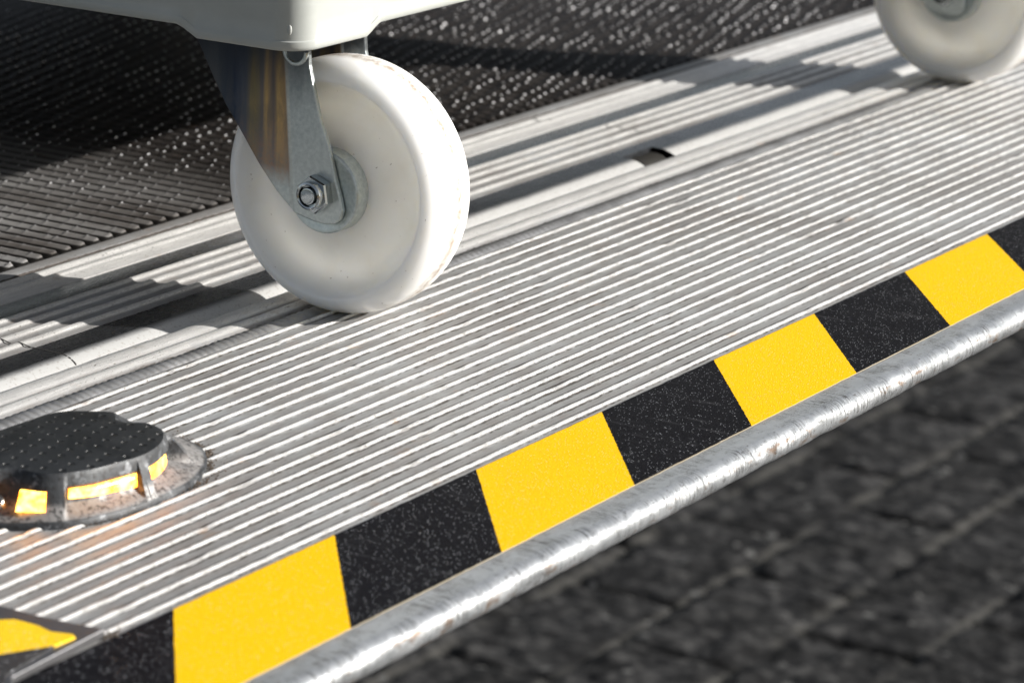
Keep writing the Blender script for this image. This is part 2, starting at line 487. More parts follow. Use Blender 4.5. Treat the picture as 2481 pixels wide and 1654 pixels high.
# ramp plate with ribs; profile goes from +y to -y
H = 1.25
def rib(yc, h=H):
    """yc: crest; +y side steep, -y side gently sloped"""
    return [(yc+3.5, 0, 0), (yc+2.9, 0, .95), (yc+.95, 0.0, 1.1), (yc+.7, h*.7, 1), (yc+.4, h, .1), (yc-.35, h, 0), (yc-.95, h*.72, 0), (yc-1.5, h*.25, .60), (yc-2.2, 0.0, .66), (yc-3.4, 0, 0)]  # third value: painted shade behind the crest, grit at the front foot
lines = [188.4, 178.1, 168.2, 157.9, 147.9, 137.5, 127.3, 117.7, 107.3, 97.5, 87.1, 77.3, 67.0, 57.0, 46.9, 37.1, 27.1, 16.8, 6.8]
prof = [(190.0, 0.0)]
for ly in lines:
    prof += rib(ly - 2.15)
prof += [(-1.0, 0.0), (-72.5, 0.0)]
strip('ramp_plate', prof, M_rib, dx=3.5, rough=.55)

# rounded, dented nose of the plate
nose = [(-64.5, .05)]
for i in range(0, 15):
    a = PI/2 + PI*1.05*i/14
    nose.append((-73.5 + 6.5*math.cos(a), -6.5 + 6.5*math.sin(a) + .05))
nose.append((-40, -13.2))
nx = 700; V = []; Fc = []; k = len(nose)
for i in range(nx):
    x = X0 + (X1-X0)*i/(nx-1)
    for j, (y, z) in enumerate(nose):
        d = 0
        if 2 < j < k-1:
            ang = (j-1)/14.0
            d = max(0, nz(x*.035, ang*2.0, 3.3)-.18)*2.6 + max(0, nz(x*.16, ang*5, 8.3)-.2)*1.0
            d *= min(1, max(0, (ang-.1)*4))
        dirv = Vector((y+73.5, z+6.5))
        if dirv.length > 0 and j < k-1 and j > 0:
            dirv.normalize(); y -= dirv.x*d; z -= dirv.y*d
        V.append((x, y, z))
for i in range(nx-1):
    for j in range(k-1):
        a = i*k+j
        Fc.append((a, a+k, a+k+1, a+1))
ploc(obj('nose_edge', V, Fc, M_nose, autos=50))

# rear lip of the ramp plate: tube and first rib
def arc(yc, zc, r, a0, a1, n, sy=1.0):
    return [(yc + sy*r*math.cos(math.radians(a0+(a1-a0)*i/n)), zc + r*math.sin(math.radians(a0+(a1-a0)*i/n))) for i in range(n+1)]
lip = arc(220.6, -4.2, 5.4, 165, -10, 1)[:0]
lip = [(227.2, -9), (227.2, -4.5), (227.0, -2.2), (226.2, -.4), (224.6, .75), (222.3, 1.3), (219.5, 1.25), (217.0, .7), (214.8, -.1), (213.2, -1.0, 1),
       (212.4, -.9, 1), (211.8, .35, .3), (210.6, 1.0), (208.8, 1.05), (206.8, .6), (204.6, -.4, .1), (202.8, -1.5, .8), (201.6, -1.9, .8), (190.0, -.6), (189.5, 0.0)]
strip('hinge_tube', lip, M_ribw, dx=5, rough=.35)

# weld bead: scalloped ripples laid along the seam
V = []; Fc = []
nx = 3600; ny = 9
for i in range(nx):
    x = -150 + 1680*i/(nx-1)
    wob = nz(x*.02, 3)*.9
    for j in range(ny):
        v = j/(ny-1)
        y = 201.2 - 10.6*v + wob*math.sin(PI*v)
        curve = math.sin(PI*v)
        ph = x*PI/5.2 + curve*1.2 + nz(x*.05, 1)*1.2 - v*2.6
        z = -1.4 + 2.1*curve**.8 + (1.1*abs(math.sin(ph))**.7 + .2*nz(x*.3, v*4))*curve
        V.append((x, y, z))
for i in range(nx-1):
    for j in range(ny-1):
        a = i*ny+j
        Fc.append((a, a+ny, a+ny+1, a+1))
M_weld = mat_plain('weld_metal', (.40, .40, .405), .36, .75, .3, 500, .35)
ploc(obj('weld_bead', V, Fc, M_weld))

# hinge profile of the main deck; opening for the torsion spring at x 779..815
sm = [(345.2, -.2), (344.6, .2), (343.4, 1.2), (342.2, 1.7), (340.6, 1.6), (339.2, .9), (338.0, .1), (336.2, -.1, .8), (335.0, .3, .8), (333.9, 1.4), (332.6, 1.75), (331.4, 1.6), (330.2, 1.0), (329.0, .45), (320.6, .15), (319.8, -.1), (319.2, -.6), (318.6, -.6)]
strip('border_ribs', sm, M_ribw, rough=.3)
strip('border_strip', [(359.0, -1.0), (358.4, .0), (357.4, .15), (349.8, .3), (348.9, .1, .6), (348.3, -.5, 1.1), (345.2, -.5, 1.1)], M_rib, dx=12)
strip('flat_band', [(318.9, -.45), (318.2, -.05), (301.5, 0.0)], M_smooth, dx=20)
fb = [(301.6, -.05)]
for yc in (299.4, 289.8, 278.9, 267.8):
    fb += [(yc+1.6, .05, .8), (yc+1.25, .1, 1), (yc+.85, 1.1, .8), (yc+.2, 1.65, .2), (yc-1.0, 1.7, 0), (yc-2.2, 1.15, 0), (yc-3.3, .35, 0), (yc-4.6, .12, .2), (yc-7.2, .10, .45)]
fb += [(260.0, -.05), (259.6, -.05)]
V_seams = [(243, 300)]
M_rib2 = mat_ribbed('dirty_ribbed_aluminium', .12, .3, .9, .5)
strip('hinge_ribs', fb, M_rib2, rough=.25)
curl = [(259.7, 0.0), (244.5, 0.0), (242.0, -.12), (239.8, -.5), (237.5, -1.15), (235.2, -2.05), (232.8, -3.2), (230.6, -4.6), (229.0, -6.2), (228.3, -8.2), (228.3, -10)]
strip('hinge_nose', curl, M_smooth, dx=20, x1=779)
strip('hinge_nose', curl, M_smooth, dx=20, x0=816)
strip('hinge_nose', [(259.7, 0.0), (249.3, 0.0), (249.3, -9)], M_smooth, dx=12, x0=779, x1=816)
# pocket under the opening, with the coiled spring in it
V, Fc = prism([(227.9, -19), (250, -19), (250, -18), (227.9, -18)], 776, 820)
ploc(obj('spring_pocket', V, Fc, M_dark, smooth=False))
V = []; Fc = []
turns = 6; npt = 40
for kk in range(turns):
    xc = 784.0 + kk*4.3
    n = 24; mm = 8
    base = len(V)
    for i in range(n):
        a = math.radians(76 + 109*i/(n-1))
        for j in range(mm):
            b = 2*PI*j/mm
            r = 13.2 + 1.1*math.cos(b)
            V.append((xc + 1.1*math.sin(b), 242.0 + r*math.cos(a)*1.0, -14.8 + r*math.sin(a)))
    for i in range(n-1):
        for j in range(mm):
            a0 = base+i*mm+j; a1 = base+i*mm+(j+1) % mm
            Fc.append((a0, a1, a1+mm, a0+mm))
ploc(obj('hinge_spring', V, Fc, M_steel))

# fine butt joints sawn across the hinge profile
def groove(x, pts, wdt=.9):
    V = []; Fc = []
    for (y, z, dx) in pts:
        V += [(x+dx-wdt/2, y, z), (x+dx+wdt/2, y, z)]
    for i in range(len(pts)-1):
        Fc.append((2*i, 2*i+1, 2*i+3, 2*i+2))
    return V, Fc
pts = [(302.5, .04, 3), (300.5, 1.0, 2), (298.6, 1.76, 1), (295, .8, 0), (291.3, .25, 0), (290, 1.72, .5), (288, 1.74, 0), (284, .6, 0), (280.1, 1.3, 0), (279, 1.74, .4), (277.4, 1.6, 0), (272, .4, 0), (269.2, 1.3, 0), (268, 1.75, .5), (266, 1.6, .3), (261.5, .3, 1), (259, .06, 2), (254, .05, 2.5), (246, .05, 2), (242, -.05, 1.5), (238.5, -.8, 1), (235, -2.05, 0), (231, -4.2, -2), (228.9, -6.3, -4)]
V, Fc = groove(243, pts, 1.1)
ploc(obj('joint_gap', V, Fc, M_dark))
V, Fc = groove(846, [p for p in pts if p[0] > 262], .9)
ploc(obj('joint_gap', V, Fc, M_dark))
V, Fc = groove(833, [(343.5, 1.3, 0), (342, 1.78, 0), (340, 1.55, 0), (338, .8, .5), (335.5, .4, 1), (334, 1.5, 2), (332.6, 1.85, 3), (330.5, 1.5, 4)], 1.0)
ploc(obj('joint_gap', V, Fc, M_dark))

# body of the platform below the surfaces
V, Fc = prism([(1300, -3), (360, -3), (350, -13), (227, -14), (190, -3), (0, -3), (-60, -3), (-66, -10), (-40, -12), (200, -30), (1300, -60)], X0, X1)
ploc(fixn(obj('platform_core', V, Fc, M_smooth, smooth=False)))

# anti-slip deck: ridges run away from the hinge, with teeth punched along each crest
def deck():
    P = 11.65
    V = []; Fc = []
    ofs = [0.0, .9, 1.7, 5.8, 9.6, 10.5, 11.0]
    hgt = [-.6, -.5, .25, .95, 1.55, 1.7, 1.1]
    i0 = int((150-432.7)/P); i1 = int((1750-432.7)/P)
    ys = []
    y = 357.6
    while y < 1150:
        ys.append(y); y += (.75 if y < 560 else 1.2) if y < 800 else 3.5
    cols = []
    for i in range(i0, i1):
        xb = 432.7 + i*P - 6.6
        ph = (-i*3.1) % 22.3
        for o_, h_ in zip(ofs, hgt):
            cols.append((xb+o_, h_, i, ph, o_))
    nc = len(cols)
    for yy in ys:
        for (x, h, i, ph, o_) in cols:
            z = h
            if h > 0:
                # rounded ridge end by the border
                e0 = 357.9 + .09*(o_-5.8)**2
                end = min(1.0, max(0, (yy-e0)/2.6))
                z = -.5 + (h+.5)*math.sin(end*PI/2)
                q = (yy + ph) % 22.3
                t = 0
                cell = math.floor((yy + ph)/22.3)
                for c0, am in ((5.0, 1.0), (14.0, .8)):
                    rj = nz(i*5.3, cell*3.7, c0)
                    am *= .75+.7*nz(i*2.9, cell*7.1, c0+3)+.25*rj
                    d = (q-c0-rj*5.5)/(.72 if cols[0][0] and x < 620 else .6)
                    if abs(d) < 2.6: t = max(t, am*math.exp(-d*d))
                jit = .5+.9*nz(i*1.7, yy*.09, 4)
                if end >= 1:
                    k2 = min(1, max(0, (x-560)/150))
                    if h > 1.5: z += t*(.66+.3*jit+.35*k2)*(1.12 if nz(x*.012, yy*.012, 5) > -.12 else .72)
                    if h > .9: z += (.04+.26*k2)*math.sin((yy+ph)/11.15*2*PI + nz(i*.7, 2)*2)
            V.append((x, yy, z))
    for r in range(len(ys)-1):
        for j in range(nc-1):
            a = r*nc+j
            Fc.append((a, a+1, a+nc+1, a+nc))
    return V, Fc
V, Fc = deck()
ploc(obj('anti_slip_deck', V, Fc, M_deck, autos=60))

# ------------------------------------------------------------------ hazard tape
V = []; Fc = []
nx = 900
for i in range(nx):
    x = X0 + (X1-X0)*i/(nx-1)
    a = nz(x*.12, 1)*.35 + nz(x*.5, 7)*.2; b = nz(x*.12, 4)*.3 + nz(x*.6, 9)*.2
    for (y, z) in ((-.4+a, .05), (-.4+a, .50), (-10, .54), (-53, .54), (-63.4+b, .50), (-63.4+b, .05)):
        V.append((x, y, z))
for i in range(nx-1):
    for j in range(5):
        a = i*6+j
        Fc.append((a, a+6, a+7, a+1))
tp = obj('hazard_tape', V, Fc, M_tape, autos=40)
tag(tp, 'long strip of yellow and black anti-slip hazard tape along the platform edge', 'hazard tape')

# ------------------------------------------------------------------ overlapping end flap, bottom left
M_flap = mat_plain('scuffed_dark_aluminium', (.20, .20, .21), .38, .8, .25, 500, .2)
fl = [(-41, .6), (-39.6, 2.6), (-40.6, 14), (-41.8, 28), (-40.5, 47), (-38, 75), (-36, 110), (-180, 110), (-180, -62), (-99.8, -.4)]
fl = [(-39.4, 1.2), (-39.8, 2.8), (-41.3, 14), (-42.6, 28), (-42.6, 47.5), (-42, 75), (-40, 120), (-260, 120), (-260, -160), (-160, -62), (-96, -2.2)]
V, Fc = prism(fl, .9, 4.2, 'z')
flap = tag(obj('end_flap', V, Fc, M_flap, smooth=False), 'dark metal flap with a yellow and black scrap of tape, bottom left corner', 'flap')
bevel(fixn(flap), .5, 2)
fy = [(-54, 2.6), (-51.8, 6), (-53, 10), (-54.8, 13.5), (-52.5, 21.5), (-52.4, 31.5), (-56, 35.6), (-66, 43), (-120, 80), (-250, 80), (-250, 14), (-130, 8), (-96, 6)]
def M_flat(name, c, r=.6):
    t = NT(name)
    g2 = t.noise(t.map(scale=(1200, 1200, 1200)), 1.0, 2, .6)
    vd = t.voro(t.map(scale=(1, 1, 1)), 1100)
    vc = t.voro(t.map(scale=(1, 1, 1)), 1100, 'F1', 'Color')
    sc = t.n.new('ShaderNodeSeparateColor'); t.l.new(vc, sc.inputs[0])
    sp = t.math('MULTIPLY', t.math('GREATER_THAN', sc.outputs[0], .88), t.math('LESS_THAN', vd, .33))
    col = t.mix(g2, c, tuple(min(1, x*1.25) for x in c))
    col = t.mix(t.math('MULTIPLY', sp, .6), col, (.85, .88, .95))
    return t.set(Base_Color=col, Roughness=r, Normal=t.bump(g2, .9, .0006))
yl = [(-53.5, 3.4), (-52.0, 6), (-54.6, 13.5), (-52.3, 21.7), (-52.3, 31.7), (-55.9, 35.4), (-70, 52), (-240, 80), (-240, 60), (-98, 20), (-82.5, 13.8), (-64.4, 3.9)]
V, Fc = prism(yl, 4.2, 4.9, 'z')
o = obj('yellow_tape', V, Fc, M_flat('grit_tape_yellow', (.86, .52, .0)), flap, smooth=False); fixn(o)
bl = [(-65.0, 3.9), (-82.7, 13.6), (-98, 19.8), (-240, 59.5), (-240, 0), (-150, -40), (-97.2, -.4)]
V, Fc = prism(bl, 4.2, 4.85, 'z')
o = obj('black_tape', V, Fc, M_flat('grit_tape_black', (.02, .02, .022)), flap, smooth=False); fixn(o)

# ------------------------------------------------------------------ warning lamp
lamp = empty('warning_lamp', (95, 125, 0))
tag(lamp, 'black oval platform warning lamp with glowing amber windows, lying on the ribs at left', 'warning lamp')
LX, LY = 95, 125
base_o = [(18, 140), (22, 122), (30, 108), (39.7, 96.5), (50.6, 86.5), (67.4, 80.2), (84.3, 77.4), (104, 77.4), (124, 80.6), (140.6, 87.3), (153.6, 96.4), (162.5, 106.5), (167, 120), (163, 137), (148, 156), (124, 170), (92, 178), (60, 176), (34, 162)]
top_o = [(30, 144), (36, 130), (44, 118), (49, 112), (51, 99), (63, 90), (78, 86), (92, 84), (105, 86), (117, 91.5), (124, 97), (127.5, 103), (129, 110), (124.5, 116), (125.5, 122), (132.5, 129), (129, 136), (120, 146.5), (103, 148.5), (82, 149), (56, 152)]
def polar(poly):
    r = sorted([(math.atan2(y-LY, x-LX), math.hypot(x-LX, y-LY)) for x, y in poly])
    return [(r[-1][0]-2*PI, r[-1][1])] + r + [(r[0][0]+2*PI, r[0][1])]
pb, pt_ = polar(base_o), polar(top_o)
def ev(p, a):
    # Catmull-Rom style smooth interpolation over angle
    n = len(p)
    for i in range(n-1):
        if p[i][0] <= a <= p[i+1][0]:
            t = (a-p[i][0])/max(1e-6, p[i+1][0]-p[i][0])
            p0 = p[i-1][1] if i > 0 else p[i][1]; p1 = p[i][1]; p2 = p[i+1][1]; p3 = p[i+2][1] if i+2 < n else p[i+1][1]
            return .5*((2*p1)+(-p0+p2)*t+(2*p0-5*p1+4*p2-p3)*t*t+(-p0+3*p1-3*p2+p3)*t**3)
    return p[-1][1]
def ang(x, y): return math.atan2(y-LY, x-LX)
ZT = 20.0
# scooped reflector zones (angles about the lamp centre)
A1, A2 = math.radians(-141), math.radians(-98)
B1, B2 = math.radians(-90), math.radians(-40)
NA = 420
def kind(a):
    if A1 < a < A2: return 1
    if B1 < a < B2: return 2
    return 0
Ang = [-PI + 2*PI*i/NA for i in range(NA)]
rows_n = [(0.0, ZT), (.045, ZT-.5), (.10, ZT-1.6), (.32, 14.2), (.42, 12.0), (.50, 9.8), (.62, 7.6), (.80, 4.8), (.93, 3.4), (1.0, 2.4), (1.0, 0.0)]
rows_s = [(0.0, ZT), (.03, ZT-.5), (.08, ZT-1.8), (.13, 14.6), (.02, 13.8), (.08, 7.6), (.32, 6.0), (.62, 4.6), (.90, 3.4), (1.0, 2.4), (1.0, 0.0)]
V = []; Fc = []; nr = len(rows_n)
AS = ang(30, 112)  # screw recess, left front
for a in Ang:
    rb, rt = ev(pb, a), ev(pt_, a)
    k = kind(a)
    rec = math.exp(-((a-AS)/.16)**2)
    for j in range(nr):
        f, z = (rows_s if k else rows_n)[j]
        r = rt + (rb-rt)*f
        if 2 < j < 8: r -= rec*7.0*math.sin(PI*(j-2)/6)
        V.append((r*math.cos(a), r*math.sin(a), z))
for i in range(NA):
    i2 = (i+1) % NA
    for j in range(nr-1):
        Fc.append((i*nr+j, i*nr+j+1, i2*nr+j+1, i2*nr+j))
def mat_lampbody():
    t = NT('worn_cast_housing')
    n = t.noise(t.map(scale=(500, 500, 500)), 1.0, 4, .7)
    b = t.noise(t.map(scale=(45, 45, 45)), 1.0, 5, .65)
    col = t.ramp(b, [(.3, (.018, .020, .023)), (.5, (.036, .039, .044)), (.7, (.085, .09, .095))])
    z = t.sep()[2]
    wz = t.math('MULTIPLY', t.ramp(t.math('MULTIPLY', z, 100), [(.30, 0.0), (.36, 1.0)]), t.ramp(t.math('MULTIPLY', z, 100), [(.75, 1.0), (.95, 0.0)]))
    col = t.mix(t.math('MULTIPLY', wz, .8), col, (.26, .25, .245))
    col = t.mix(t.math('MULTIPLY', t.ramp(n, [(.5, 0.0), (.60, 1.0)]), .8), col, (.016, .015, .015))
    wear = t.ramp(t.noise(t.map(scale=(150, 150, 150), loc=(5, 5, 1)), 1.0, 5, .75), [(.56, 0.0), (.66, .6)])
    col = t.mix(wear, col, (.30, .31, .33))
    return t.set(Base_Color=col, Roughness=.55, Metallic=.25, Normal=t.bump(n, .35, .0006))
def mat_lamptop():
    t = NT('dimpled_black_rubber')
    x, y, z = t.sep()
    # slanting lattice of small pits
    rx = t.math('ADD', t.math('MULTIPLY', x, 115), t.math('MULTIPLY', y, 40))
    ry = t.math('ADD', t.math('MULTIPLY', x, -30), t.math('MULTIPLY', y, 125))
    fx = t.math('SUBTRACT', t.math('FRACT', t.math('ADD', rx, 50)), .5)
    fy_ = t.math('SUBTRACT', t.math('FRACT', t.math('ADD', ry, 50)), .5)
    d = t.math('SQRT', t.math('ADD', t.math('MULTIPLY', fx, fx), t.math('MULTIPLY', fy_, fy_)))
    pit = t.ramp(d, [(.0, 0.0), (.13, .1), (.20, 1.0)])
    n = t.noise(t.map(scale=(700, 700, 700)), 1.0, 3, .7)
    b = t.noise(t.map(scale=(50, 50, 50)), 1.0, 5, .65)
    col = t.ramp(b, [(.3, (.008, .009, .010)), (.7, (.024, .026, .028))])
    col = t.mix(t.ramp(n, [(.62, 0.0), (.72, .5)]), col, (.20, .19, .18))
    col = t.mix(pit, (.01, .01, .01), col)
    nb = t.bump(pit, 1.0, .0009)
    nb = t.bump(n, .25, .0004, nb)
    return t.set(Base_Color=col, Roughness=t.ramp(b, [(.3, .28), (.7, .45)]), Normal=nb)
M_lb = mat_lampbody(); M_lt = mat_lamptop()
obj('lamp_body', V, Fc, M_lb, lamp, autos=45)
V = [(0, 0, ZT+.9)]
rr = [0.12*i for i in range(1, 9)] + [1.0]
for f in rr:
    for a in Ang:
        r = ev(pt_, a)*f
        V.append((r*math.cos(a), r*math.sin(a), ZT + .9*(1-f**3) + (.15 if f < 1 else 0)))
Fc = [(0, 1+i, 1+(i+1) % NA) for i in range(NA)]
for q in range(len(rr)-1):
    for i in range(NA):
        i2 = (i+1) % NA
        Fc.append((1+q*NA+i, 1+(q+1)*NA+i, 1+(q+1)*NA+i2, 1+q*NA+i2))
obj('lamp_cover', V, Fc, M_lt, lamp)
def mat_amber():
    t = NT('glowing_amber_lens')
    n = t.noise(t.map(scale=(160, 160, 160)), 1.0, 4, .6)
    c = t.ramp(n, [(.32, (1.0, .17, .004)), (.44, (1.0, .36, .035)), (.6, (1.0, .50, .09))])
    t.set(Base_Color=(.4, .12, .01), Roughness=.3, Emission_Strength=5.5)
    t.l.new(c, t.p.inputs['Emission Color'])
    return t.m
M_amb = mat_amber()
def window(a0, a1, f0, z0, f1, z1, lift=.35, z0b=None, z1b=None):
    V = []; Fc = []; n = 30
    z0b = z0 if z0b is None else z0b; z1b = z1 if z1b is None else z1b
    for i in range(n+1):
        a = a0+(a1-a0)*i/n
        rb, rt = ev(pb, a), ev(pt_, a)
        za, zb = z0+(z0b-z0)*i/n, z1+(z1b-z1)*i/n
        for lf in (lift, -.4):
            for f, z in ((f0, za), (f1, zb)):
                r = rt+(rb-rt)*f+lf
                V.append((r*math.cos(a), r*math.sin(a), z))
    for i in range(n):
        b = 4*i
        Fc += [(b, b+1, b+5, b+4), (b+2, b+6, b+7, b+3), (b, b+4, b+6, b+2), (b+1, b+3, b+7, b+5)]
    return V, Fc
V, Fc = window(A1+.02, A2-.01, .025, 13.4, .08, 9.6, .35, 13.5, 8.0)
obj('amber_window', V, Fc, M_amb, lamp)
V, Fc = window(B1+.01, math.radians(-54), .025, 13.6, .08, 8.2, .35, 13.5, 9.0)
obj('amber_window', V, Fc, M_amb, lamp)
V, Fc = window(math.radians(-160), math.radians(-149), .33, 13.6, .68, 6.6, .5)
obj('amber_window', V, Fc, M_amb, lamp)
# divider fin between the two big windows
am = (A2+B1)/2
rb, rt = ev(pb, am), ev(pt_, am)
V, Fc = [], []
for s in (-.8, .8):
    for (f, z) in ((.02, 14.4), (.16, 15.2), (.95, 3.6), (.95, 2.8), (.02, 4.5)):
        r = rt+(rb-rt)*f
        V.append((r*math.cos(am)-s*math.sin(am), r*math.sin(am)+s*math.cos(am), z))
Fc = [(0, 1, 2, 3, 4), (9, 8, 7, 6, 5)] + [(i, (i+1) % 5+0, (i+1) % 5+5, i+5) for i in range(5)]
o = obj('divider_fin', V, Fc, M_lb, lamp, smooth=False); fixn(o)
# fixing screw in the recess
V, Fc = revolve([(-3, 3.4), (1.2, 3.4), (2.3, 2.7), (2.8, 0.001)], 24)
o = obj('fixing_screw', V, Fc, M_steel, lamp, autos=40)
rs = ev(pb, AS)-12
o.location = Vector((rs*math.cos(AS), rs*math.sin(AS), 7.5))*MM
o.rotation_euler = (0, math.radians(-50), AS)

# crumbs of dirt swept up against the lamp and the flap
def crumbs(spots, seed):
    rnd = random.Random(seed)
    V = []; Fc = []
    for (cx, cy, sx, sy, n_, ang_) in spots:
        for _ in range(n_):
            u, v = rnd.gauss(0, sx), rnd.gauss(0, sy)
            x = cx + u*math.cos(ang_) - v*math.sin(ang_); y = cy + u*math.sin(ang_) + v*math.cos(ang_)
            r = rnd.uniform(.18, .62)
            b = len(V)
            ax = [Vector((rnd.uniform(-1, 1), rnd.uniform(-1, 1), rnd.uniform(-1, 1))).normalized() for _k in range(3)]
            q = [(1, 0, 0), (-1, 0, 0), (0, 1, 0), (0, -1, 0), (0, 0, 1), (0, 0, -1)]
            zc = rnd.uniform(.1, .9)
            for (a_, b_, c_) in q:
                f = r*rnd.uniform(.6, 1.3)
                V.append((x+a_*f, y+b_*f, zc+c_*f*.8))
            for t_ in ((0, 2, 4), (2, 1, 4), (1, 3, 4), (3, 0, 4), (2, 0, 5), (1, 2, 5), (3, 1, 5), (0, 3, 5)):
                Fc.append(tuple(b+i for i in t_))
    return V, Fc
V, Fc = crumbs([(166, 108, 9, 1.6, 260, 1.1), (150, 92, 9, 1.2, 170, .75), (118, 79, 10, 1.0, 120, .1), (-36, 2, 4, 1.6, 90, 0), (60, 82, 10, .9, 60, -.3)], 3)
M_crumb = mat_plain('dry_dirt', (.16, .125, .095), .9, 0, .3, 900, .6)
tag(obj('dirt_crumbs', V, Fc, M_crumb, smooth=False), 'brown dirt crumbs gathered along the rim of the warning lamp and flap', 'dirt', kind='stuff')

# ------------------------------------------------------------------ roll container
cont = empty('roll_container', (740, 560, 0))
tag(cont, 'pale grey roll container with white nylon casters parked on the platform', 'roll container')
CX, CY = 740, 560
bx0, bx1, by0, by1 = 332, 1192, 175, 945
def cloc(o, x=CX, y=CY, z=0):
    o.parent = cont; o.location = Vector((x-CX, y-CY, z))*MM
    return o
def mat_paint():
    t = NT('pale_grey_plastic')
    n = t.noise(t.map(scale=(260, 260, 260)), 1.0, 3, .6)
    b = t.noise(t.map(scale=(14, 14, 30)), 1.0, 5, .6)
    col = t.ramp(b, [(.3, (.31, .325, .31)), (.7, (.38, .395, .38))])
    sp = t.ramp(t.noise(t.map(scale=(240, 240, 120), loc=(5, 5, 5)), 1.0, 3, .6), [(.70, 0.0), (.78, .5)])
    col = t.mix(sp, col, (.30, .29, .25))
    return t.set(Base_Color=col, Roughness=.42, Normal=t.bump(n, .08, .0005))
M_paint = mat_paint()
# skirt walls of the base with rounded corners: side outline with lower corner blocks
def skirt():
    """walk round the rounded rectangle; bottom edge height depends on position"""
    R = 15; pts = []
    def add(x, y): pts.append((x, y))
    def line(p, q, n):
        for i in range(n): add(p[0]+(q[0]-p[0])*i/n, p[1]+(q[1]-p[1])*i/n)
    def corner(cx, cy, a0):
        for i in range(10):
            a = math.radians(a0+90*i/10); add(cx+R*math.cos(a), cy+R*math.sin(a))
    n1, n2 = 215, 190
    corner(bx0+R, by0+R, 180); line((bx0+R, by0), (bx1-R, by0), n1)
    corner(bx1-R, by0+R, 270); line((bx1, by0+R), (bx1, by1-R), n2)
    corner(bx1-R, by1-R, 0); line((bx1-R, by1), (bx0+R, by1), n1)
    corner(bx0+R, by1-R, 90); line((bx0, by1-R), (bx0, by0+R), n2)
    return pts
pts = skirt()
def bottom(x, y):
    dx = min(x-bx0, bx1-x); dy = min(y-by0, by1-y)
    d = max(dx, dy)           # distance along the side from the corner
    return 135.2 + 5.4*min(1, max(0, (d-58)/10.0))
n = len(pts); V = []; Fc = []
cxm, cym = (bx0+bx1)/2, (by0+by1)/2
def inset(x, y, t):
    return (x + t*(1 if x < cxm else -1)*min(1, abs(x-cxm)/ (cxm-bx0)), y + t*(1 if y < cym else -1)*min(1, abs(y-cym)/(cym-by0)))
def prof_at(x, y):
    b = bottom(x, y)
    return [(9, b+1.6), (3, b+.1), (1.2, b+.25), (.35, b+1.0), (0, b+2.4), (0, b+4.6), (.5, b+5.2), (.5, 150), (.5, 208), (1.5, 211), (12, 212)]
rows = len(prof_at(0, 0))
for (x, y) in pts:
    for (t, z) in prof_at(x, y):
        ix, iy = inset(x, y, t)
        V.append((ix-CX, iy-CY, z))
for i in range(n):
    i2 = (i+1) % n
    for j in range(rows-1):
        Fc.append((i*rows+j, i2*rows+j, i2*rows+j+1, i*rows+j+1))
Fc.append(tuple(i*rows+rows-1 for i in range(n)))
base = obj('base_tray', V, Fc, M_paint, autos=40)
cloc(base)
# underside panel
V, Fc = prism([(bx0+8-CX, by0+8-CY), (bx1-8-CX, by0+8-CY), (bx1-8-CX, by1-8-CY), (bx0+8-CX, by1-8-CY)], 146.5, 150, 'z')
cloc(fixn(obj('floor_panel', V, Fc, mat_plain('grey_underside', (.16, .16, .16), .6), smooth=False)))
# raised moulding bead on the short side
def sidebead(y0, y1, z):
    V = []; Fc = []
    prof_ = [(0, -2.2), (-1.5, -1.2), (-1.9, 0), (-1.4, 1.1), (0, 2.0)]
    N = 24
    for i in range(N+1):
        y = y0+(y1-y0)*i/N
        e = min(1, min(i, N-i)/2.0)
        for (dx, dz) in prof_:
            V.append((bx0+.7+dx*e-CX, y-CY, z+dz*e + (4*(1-min(1, i/3)) if i < 3 else 0)))
    for i in range(N):
        for j in range(4):
            a = i*5+j
            Fc.append((a, a+1, a+6, a+5))
    return V, Fc
V, Fc = sidebead(243.5, 700, 151.8)
cloc(obj('side_moulding', V, Fc, M_paint))
# small moulded lug at the rounded corner
bm = bmesh.new()
bmesh.ops.create_uvsphere(bm, u_segments=16, v_segments=10, radius=1.0)
V = [tuple(v.co) for v in bm.verts]; Fc = [tuple(v.index for v in f.verts) for f in bm.faces]; bm.free()
V = [(v[0]*1.2+bx0+3.4-CX, v[1]*1.5+by0+8-CY, v[2]*3.0+145.5) for v in V]
cloc(obj('moulded_lug', V, Fc, M_paint))

